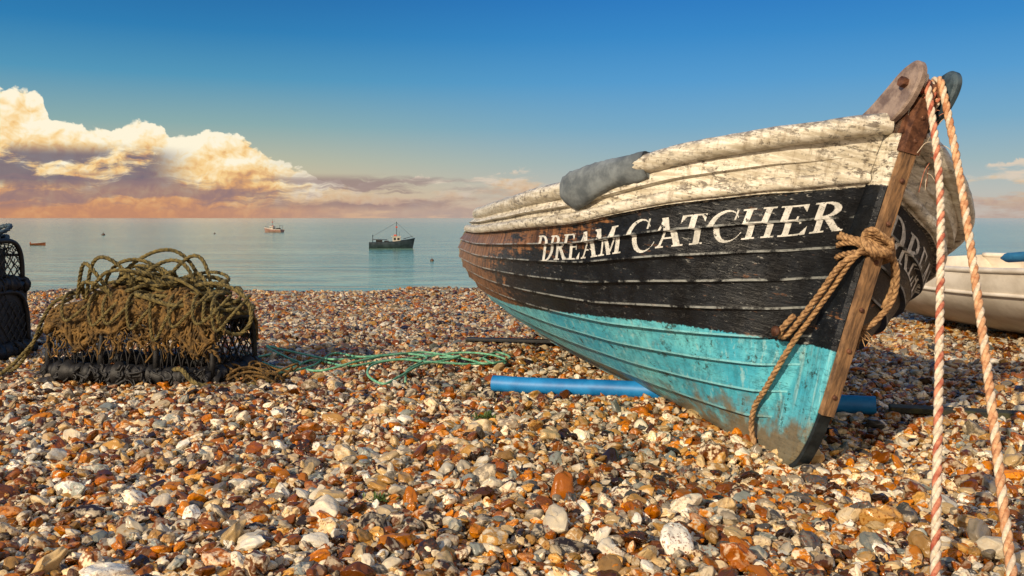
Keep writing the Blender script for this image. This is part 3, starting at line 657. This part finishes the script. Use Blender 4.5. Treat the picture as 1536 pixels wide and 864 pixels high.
# ---------------------------------------------------------------- lobster pots
def pot(name,matrix,L=1.2,Dp=.5,Hh=.52,netmat=None,shag=True,seed=1):
    r=np.random.default_rng(seed); e=empty(name,matrix)
    nm=netmat or M_brown
    mb=MB(); hx=L/2; hy=Dp/2
    cs=[(-hx,-hy),(hx,-hy),(hx,hy),(-hx,hy)]
    for i in range(4):
        a=np.array([*cs[i],.065]); b=np.array([*cs[(i+1)%4],.065]); pth=np.linspace(a,b,60)
        pth[1:-1]+=r.normal(0,.005,(58,3))
        mb.tube(pth,.054+.010*np.sin(np.arange(60)*1.7)+.007*r.normal(size=60),10)
    if shag:
        for k in range(90): # ragged rubber / weed hanging on the base
            x=r.uniform(-hx,hx); b=np.array([x,-hy-.045,r.uniform(.05,.13)]); pth=[b]
            for i in range(4): pth.append(pth[-1]+np.array([r.normal(0,.02),-r.uniform(-.004,.012),-r.uniform(0,.03)]))
            mb.tube(smooth(pth,10),r.uniform(.003,.010),5)
    for i in range(9):
        xx=-hx+L*i/8; mb.tube([(xx,-hy,.04),(xx,hy,.04)],.012,6)
    def hoop(th,x=0.0):
        e_=1-.24*abs(x/hx)**3 if shag else 1
        return np.array([hy*.98*np.sign(np.cos(th))*abs(np.cos(th))**.55*-1, .06+(Hh-.06)*e_*abs(np.sin(th))**.62])
    for xx in(-hx,-hx/3,hx/3,hx):
        th=np.linspace(0,np.pi,28); mb.tube([(xx,*hoop(q,xx)) for q in th],.017,8)
    for q in(.55,1.2,1.94,2.6):
        xs_=np.linspace(-hx,hx,13); mb.tube([(a,*hoop(q,a)) for a in xs_],.010,6)
    mb.obj('frame',M_black,e)
    nb=MB(); nn=22
    for k in range(-14,nn+2):
        for sg in(1,-1):
            path=[]
            for th in np.linspace(0,np.pi,40):
                x=-hx+L*(k/nn)+sg*th/np.pi*L*.5+(0 if sg>0 else L*.5)+.012*math.sin(th*5+k)
                if -hx<=x<=hx:
                    yz=hoop(th,x); path.append((x,yz[0]*1.0+.005*r.normal(),yz[1]+.005*r.normal()-.035*abs(math.sin((x+hx)/L*3*math.pi))*(th>.8)*(th<2.3)))
            if len(path)>3: nb.tube(path,.0040,5)
    for xx in(-hx,hx):
        for k in range(-8,9):
            for sg in(1,-1):
                path=[]
                for z in np.linspace(.05,Hh*(.8 if shag else 1)-.01,14):
                    y=k*.07+sg*(z-.3)*.8
                    lim=hy*.97*(1-((z-.06)/(Hh-.05))**3.2)
                    if abs(y)<lim: path.append((xx+.003*r.normal(),y,z))
                if len(path)>2: nb.tube(path,.004,5)
    nb.obj('netting',M_black if shag else nm,e)
    if shag:
        sb=MB()
        for k in range(520):
            x=r.uniform(-hx*.95,hx*.95); th=r.uniform(.42,2.3); pth=[]
            dx=r.normal(0,.02); dth=r.normal(0,.07)
            for i in range(16):
                dx=dx*.8+r.normal(0,.014); dth=dth*.85+r.normal(0,.06); x+=dx; th+=dth
                x=float(np.clip(x,-hx*1.02,hx*1.02)); lo_=.38+.18*math.sin(x*9+1)+.10*math.sin(x*23)
                th=float(np.clip(th,lo_,2.9))
                yz=hoop(th,x); k2=1.02+r.uniform(0,.09)+.05*math.sin(x*13+th*3); pth.append((x,yz[0]*k2,.02+yz[1]*k2*.98))
            sb.tube(smooth(pth,34),r.uniform(.004,.012),5)
        for k in range(420):
            x=r.uniform(-hx,hx); yz=hoop(r.uniform(.25,1.1),x); b=np.array([x,yz[0]*1.06,yz[1]*1.02+.01])
            pth=[b]; ll=r.uniform(.5,2.2)
            for i in range(5): pth.append(pth[-1]+np.array([r.normal(0,.018),-r.normal(0,.007),-r.uniform(.0,.022)*ll]))
            sb.tube(smooth(pth,12),r.uniform(.0025,.008),5)
        sb.obj('matted_netting',nm,e)
    return e
PM=Matrix.Translation((-2.24,5.62,float(gz(-2.3,5.7))-.0))@Matrix.Rotation(math.radians(-13),4,'Z')
pt=pot('lobster_pot',PM,L=1.12,Hh=.50)
r=np.random.default_rng(11); mb=MB()
for k in range(30):
    cx=r.normal(.02,.2); cx=min(.36,max(-.36,cx)); cy_=r.uniform(-.16,.12); cz=.50+r.uniform(.0,.18)*(1-abs(cx)*1.6); ra=r.uniform(.14,.32); rb=r.uniform(.08,.2); yaw=r.uniform(-.8,.8); tilt=r.uniform(.05,.6)*r.choice([-1,1]); n=24
    an=np.linspace(0,2*np.pi*r.uniform(.8,2.2),n)+r.uniform(0,6); wob=1+.16*np.sin(2*an+k)+.08*np.sin(5*an+2*k)
    X=ra*np.cos(an)*wob; Yv=rb*np.sin(an)*wob; Z=Yv*math.sin(tilt)+.03*np.sin(2*an+k)
    xx=cx+X*math.cos(yaw)-Yv*math.sin(yaw)
    c=np.stack([xx,cy_+X*math.sin(yaw)*.6+Yv*math.cos(yaw)*.8,cz+Z-.22*xx**2],1)
    rope(mb,c,r.uniform(.010,.015),q=6,sides=5)
for (x0,x1,h,yo) in[(-.35,.0,.34,-.12),(-.3,.1,.31,.0),(-.1,.35,.25,-.1),(-.45,-.1,.26,-.16),(.1,.5,.18,-.05),(-.25,.25,.34,.05),(.0,.42,.28,.02)]:
    xs_=np.linspace(x0,x1,9); c=np.stack([xs_+.04*np.sin(xs_*9),yo+.07*np.sin(xs_*7),.50+h*np.sin(np.linspace(0,np.pi,9))**.8*(.85+.1*np.sin(xs_*11))],1); rope(mb,c,.013,q=6,sides=5)
rope(mb,[(.30,-.05,.58),(.50,-.08,.60),(.68,-.1,.53),(.74,-.12,.40),(.68,-.15,.31),(.59,-.2,.35),(.56,-.2,.5)],.013)
rope(mb,[(.3,-.1,.55),(.5,-.12,.5),(.58,-.16,.38),(.56,-.2,.28),(.5,-.24,.36),(.48,-.2,.5)],.011)
rope(mb,[(-.4,-.1,.55),(-.58,-.15,.48),(-.64,-.2,.36),(-.70,-.22,.2),(-.85,-.2,.05),(-1.1,-.1,.03),(-1.5,.1,.02)],.012)
rope(mb,[(-.5,-.1,.5),(-.62,-.12,.42),(-.68,-.2,.25),(-.86,-.3,.04),(-1.3,-.1,.03)],.011)
rope(mb,[(.3,-.25,.10),(.42,-.34,.12),(.55,-.38,.05),(.75,-.30,.03),(.9,-.2,.05),(.8,-.05,.05)],.014)
for k in range(8):
    x=-.48+.14*k+r.uniform(-.04,.04); dp=r.uniform(.08,.2); c=[(x,.0,.53),(x+.05,-.18,.53),(x+.08,-.27,.46),(x+.12,-.29,.46-dp),(x+.22,-.28,.44),(x+.26,-.15,.54)]; rope(mb,c,.010,q=6,sides=5)
mb.obj('coiled_rope',M_olive,pt)
mb=MB()
for k in range(12):
    an=np.linspace(0,6.283*1.3,16)+r.uniform(0,6); c=np.stack([.74+r.uniform(-.10,.16)+r.uniform(.06,.16)*np.cos(an),-.12+r.uniform(-.1,.14)+.08*np.sin(an),.05+r.uniform(0,.05)+.03*np.sin(2*an+k)],1); rope(mb,c,.007,q=6,sides=5)
mb.obj('rope_tangle',M_brown,pt)
M_net2=simple('net_dark',lin(24,28,34),lin(60,58,50),.8,30,.003)
P2=Matrix.Translation((-4.17,6.35,0))@Matrix.Rotation(math.radians(-6),4,'Z')
e1=pot('lobster_pot.001',P2,L=1.25,Dp=.55,Hh=.48,netmat=M_net2,shag=False,seed=5)
P3=Matrix.Translation((-4.18,6.35,.46))@Matrix.Rotation(math.radians(-4),4,'Z')
e2_=pot('lobster_pot.002',P3,L=1.2,Dp=.5,Hh=.38,netmat=M_net2,shag=False,seed=6)
mb=MB()
for k in range(22):
    an=np.linspace(0,6.283*1.2,18)+r.uniform(0,6); c=np.stack([r.uniform(-.2,.42)+r.uniform(.12,.26)*np.cos(an),r.uniform(-.1,.1)+r.uniform(.1,.2)*np.sin(an),.36+r.uniform(0,.12)+.03*np.sin(2*an)],1); rope(mb,c,.017,q=6,sides=5)
mb.obj('coiled_rope',simple('rope_bluegrey',lin(24,40,54),lin(70,92,104),.7,40,.002),e2_)
mb=MB(); th=np.linspace(-1.4,1.4,14); mb.tube(np.stack([.48+.12*np.cos(th),np.full(14,-.33),-.02+.12*np.sin(th)],1),.014,8); mb.obj('yellow_handle',simple('yellow_plastic',lin(200,140,10),lin(226,170,30),.5,6,.001),e2_)
mb=MB()
rope(mb,[(.5,-.25,.7-.1),(.60,-.3,.3),(.62,-.3,.0),(.66,-.35,-.3),(.72,-.4,-.42)],.012); rope(mb,[(.55,-.25,.3),(.66,-.3,.1),(.70,-.3,-.2),(.62,-.35,-.42)],.011); mb.obj('hanging_rope',M_olive,e2_)
mb=MB(); mb.tube([(.3,-.3,-.35),(.5,-.3,-.36),(.5,-.3,0),(.5,-.3,.34)],.035,8); mb.box((.1,-.27,-.22),(.42,.012,.2)); mb.box((.62,0,-.2),(.012,.25,.22)); mb.box((.1,-.26,.14),(.44,.012,.16)); mb.box((.0,0,.14),(.5,.2,.18)); mb.obj('side_panel',M_black,e2_,smooth=False)

# teal line on the shingle
mb=MB()
def gp(pts,r): 
    o=[]
    for px,py in pts:
        Yd=FPX/(py-327); X=(px-768)/FPX*Yd; o.append((X,Yd,float(gz(X,Yd))+.040+r+.012*math.sin(px*.13)))
    return o
ln=[[(362,545),(380,568),(410,572),(450,560),(430,545),(400,532),(440,540),(500,556),(560,548),(610,538),(660,545),(690,548),(650,556),(600,556),(560,562),(552,580),(575,590),(600,580),(640,560),(700,556),(760,552)],
    [(365,540),(395,556),(430,562),(470,550),(520,562),(570,556),(620,548),(690,542),(735,545),(760,548),(740,556),(725,548)],
    [(370,548),(420,540),(470,566),(540,560),(600,546),(640,552),(612,566),(608,585)],
    [(360,556),(372,570),(400,576),(436,568),(470,558),(500,546),(540,554),(590,550),(640,542),(700,550),(730,556),(765,545),(745,540),(720,548)]]
for l in ln: mb.tube(smooth(gp(l,.006),260),.0075,6)
mb.obj('fishing_line',M_teal)

# ---------------------------------------------------------------- weeds
M_leaf=simple('weed_leaf',lin(48,70,26),lin(86,106,46),.7,30,.001)
def weed(name,px,py,s):
    Yd=FPX/(py-327); X=(px-768)/FPX*Yd; mb=MB(); r=np.random.default_rng(int(px))
    for k in range(90):
        a=r.uniform(0,6.28); l=s*r.uniform(.3,.9); e=r.uniform(.2,1.2); bx=r.normal(0,s*.4,2)
        d=np.array([math.cos(a)*math.cos(e),math.sin(a)*math.cos(e),math.sin(e)]); sd=np.array([-math.sin(a),math.cos(a),0])*l*.13
        b=np.array([bx[0],bx[1],.0]); mid=b+d*l*.55; tip=b+d*l+np.array([0,0,-.15*l])
        mb.add([b,mid-sd,tip,mid+sd],[(0,1,2,3)])
    mb.obj(name,M_leaf,smooth=False,matrix=Matrix.Translation((X,Yd,float(gz(X,Yd))+.018)))
weed('seaside_weed',726,638,.062); weed('seaside_weed.001',570,772,.045)

# ---------------------------------------------------------------- white boat on the right
M_wb=simple('white_fibreglass',lin(196,184,166),lin(226,216,200),.5,3,.002)
WBm=Matrix.Translation((4.96,4.9,.0))@Matrix.Rotation(math.radians(12)-math.pi/2,4,'Z')@Matrix.Rotation(math.radians(2),4,'X')@Matrix.Diagonal((1.0,.94,.76,1))
wb=empty('rowing_boat',WBm)
sNS,sT=NS,THK; NS=1; THK=.0
mb=MB()
tt=np.linspace(0,1,24)
for side in(-1,1): mb.grid(np.stack([hull(ds,np.full_like(ds,a),side,False) for a in tt],0),flip=side<0); mb.grid(np.stack([hull(ds,np.full_like(ds,a),side,False,.03) for a in tt],0),flip=side>0)
mb.obj('hull_shell',M_wb,wb)
mb=MB()
for side in(-1,1):
    mb.tube(hull(ds,np.full_like(ds,1.),side,False),.03,10)
    mb.tube(hull(ds,np.full_like(ds,.70),side,False),.022,8)
mb.obj('gunwale',M_wb,wb)
tr=MB(); a=hull(np.full(24,LB),tt,-1,False); b=hull(np.full(24,LB),tt,1,False); tr.grid(np.stack([a,b],0)); tr.obj('transom',M_wb,wb)
mb=MB(); mb.tube(smooth([(-2.35,-.66,.93),(-2.1,-.66,.96),(-1.7,-.6,1.0),(-1.0,-.5,1.12)],20),[.01,.03]+[.05]*16+[.05,.02],10); mb.obj('blue_cover',simple('blue_canvas',lin(20,80,120),lin(40,110,150),.7,6,.003),wb)
mb=MB(); mb.box((-2.1,0,.02),(1.9,.03,.06)); mb.obj('keel',M_wb,wb,smooth=False)
NS,THK=sNS,sT

# ---------------------------------------------------------------- boats at anchor
def sea_boat(name,px,wy,L,yaw,hullc,cabc,style):
    Yd=FPX*(1-SEA)/(wy-327); X=(px-768)/FPX*Yd
    e=empty(name,Matrix.Translation((X,Yd,SEA-.25))@Matrix.Rotation(yaw,4,'Z'))
    Mh=simple(name+'_hull',lin(*hullc),lin(*[min(255,c+25) for c in hullc]),.5,1.5,0); Mc=simple(name+'_cabin',lin(*cabc),lin(*[max(0,c-25) for c in cabc]),.5,1.5,0)
    Mk=simple(name+'_dark',lin(20,22,24),lin(36,36,36),.5,2,0)
    s=np.linspace(0,1,22)
    hb=L*.17*(1-np.clip((s-.45)/.55,0,1)**2.3)*(.86+.14*np.clip(s/.4,0,1)); hb[-1]=.02
    sh=L*(.15+.10*s**2.2+.01*(1-s)**2)
    mb=MB(); rows=[]
    for q in np.linspace(0,1,7):
        wd=hb*np.sin(np.pi/2*min(1,.15+q*.95))**.7; rows.append(np.stack([(-L/2+L*s)+(q-1)*L*.05*s,wd,sh*q],1))
    R=np.stack(rows,0); R2=R*np.array([1,-1,1])
    mb.grid(R); mb.grid(R2,flip=True)
    mb.grid(np.stack([R[:,0],R2[:,0]],0),flip=True)
    dk=R[-1].copy(); dk[:,2]-=L*.04; dk2=dk*np.array([1,-1,1]); mb.grid(np.stack([dk,dk2],0))
    mb.obj('hull',Mh,e)
    mb=MB(); mb.tube(R[-1]+np.array([0,0,.02]),L*.009,6); mb.tube(R2[-1]+np.array([0,0,.02]),L*.009,6); mb.obj('rubbing_rail',Mc if style else Mh,e)
    mb=MB(); cx=L*(.10 if style==0 else .05); z0=L*.12
    mb.box((cx,0,z0+L*.085),(L*.085,L*.09,L*.085)); mb.box((cx-L*.01,0,z0+L*.176),(L*.11,L*.105,L*.007)); mb.box((cx+L*.15,0,z0+L*.03),(L*.07,L*.08,L*.03))
    o=mb.obj('wheelhouse',Mc,e,smooth=False); bevel(o,.04)
    mb=MB()
    for sg in(-1,1):
        for k in(-1,1): mb.box((cx+k*L*.04,sg*(L*.0905),z0+L*.12),(L*.027,.01,L*.026))
    for k in(-1,0,1): mb.box((cx+L*.0855,k*L*.056,z0+L*.12),(.01,L*.022,L*.026))
    mb.box((-L*.28,0,L*.19),(L*.07,L*.07,L*.035)); mb.box((-L*.12,L*.05,L*.17),(L*.05,L*.04,L*.03))
    mb.obj('windows_and_gear',Mk,e,smooth=False)
    mb=MB(); mb.tube([(cx,0,z0+L*.17),(cx,0,L*.62)],L*.006,6); mb.tube([(cx,-L*.07,L*.46),(cx,L*.07,L*.46)],L*.004,5); mb.tube([(cx,0,L*.6),(L*.47,0,L*.26)],L*.0022,4); mb.tube([(cx,0,L*.6),(-L*.42,0,L*.30)],L*.0022,4)
    for sg in(-1,1): mb.tube([(-L*.42,sg*L*.13,L*.12),(-L*.42,sg*L*.12,L*.33)],L*.006,6); mb.tube([(-L*.42,sg*L*.13,L*.23),(-L*.1,sg*L*.15,L*.22)],L*.004,5); mb.tube([(L*.25,sg*L*.12,L*.24),(L*.36,sg*L*.08,L*.27),(L*.46,0,L*.30)],L*.004,5)
    mb.tube([(-L*.42,-L*.12,L*.33),(-L*.42,L*.12,L*.33)],L*.006,6); mb.tube([(cx+L*.06,0,z0+L*.17),(cx+L*.06,0,L*.40)],L*.003,5)
    mb.obj('mast_and_rails',Mk,e)
    mb=MB(); mb.box((cx,0,L*.50),(L*.02,L*.02,L*.018)); mb.box((cx-L*.03,0,z0+L*.2),(L*.03,L*.03,L*.015)); mb.obj('lamp_and_raft',simple(name+'_red',lin(170,60,40),lin(200,80,50),.6,2,0),e,smooth=False)
sea_boat('anchored_fishing_boat',588,372.5,7.6,math.radians(8),(26,38,46),(196,190,176),0)
sea_boat('anchored_fishing_boat.001',410,348.5,7.8,math.radians(158),(130,96,86),(214,204,190),1)
def dinghy(name,px,wy,L,yaw):
    Yd=FPX*(1-SEA)/(wy-327); X=(px-768)/FPX*Yd; e=empty(name,Matrix.Translation((X,Yd,SEA-.08))@Matrix.Rotation(yaw,4,'Z'))
    s=np.linspace(0,1,16); hb=L*.2*(1-np.clip((s-.4)/.6,0,1)**2.2); mb=MB(); rows=[np.stack([-L/2+L*s,hb*q**.5,L*(.16+.08*s**2)*q],1) for q in np.linspace(0.02,1,6)]
    R=np.stack(rows,0); mb.grid(R); mb.grid(R*np.array([1,-1,1]),flip=True); mb.grid(np.stack([R[:,0],R[:,0]*np.array([1,-1,1])],0)); mb.tube(R[-1],.03,6); mb.tube(R[-1]*np.array([1,-1,1]),.03,6)
    mb.box((-L*.1,0,L*.12),(L*.05,L*.17,.02)); mb.box((L*.12,0,L*.12),(L*.05,L*.15,.02)); mb.box((-L*.5,0,L*.2),(.08,.1,.2))
    mb.obj('hull',simple(name+'_paint',lin(120,66,40),lin(160,90,54),.6,2,0),e)
dinghy('dinghy',57,368,2.6,math.radians(12))
def buoy(name,px,wy,rad):
    Yd=FPX*(1-SEA)/(wy-327); X=(px-768)/FPX*Yd; mb=MB(); z=np.linspace(-1,1,12)
    pr=rad*np.sqrt(np.maximum(0,1-z**2))+.01; mb.tube(np.stack([0*z,0*z,z*rad],1),pr,12); mb.tube([(0,0,rad*.8),(0,0,rad*1.8)],.04*rad/.3,6)
    mb.obj(name,simple(name+'_c',lin(40,40,40),lin(90,60,40),.5,2,0),matrix=Matrix.Translation((X,Yd,SEA+rad*.2)))
buoy('mooring_buoy',155,353,.5); buoy('mooring_buoy.001',648,391.5,.22); buoy('mooring_buoy.002',322,351,.3)
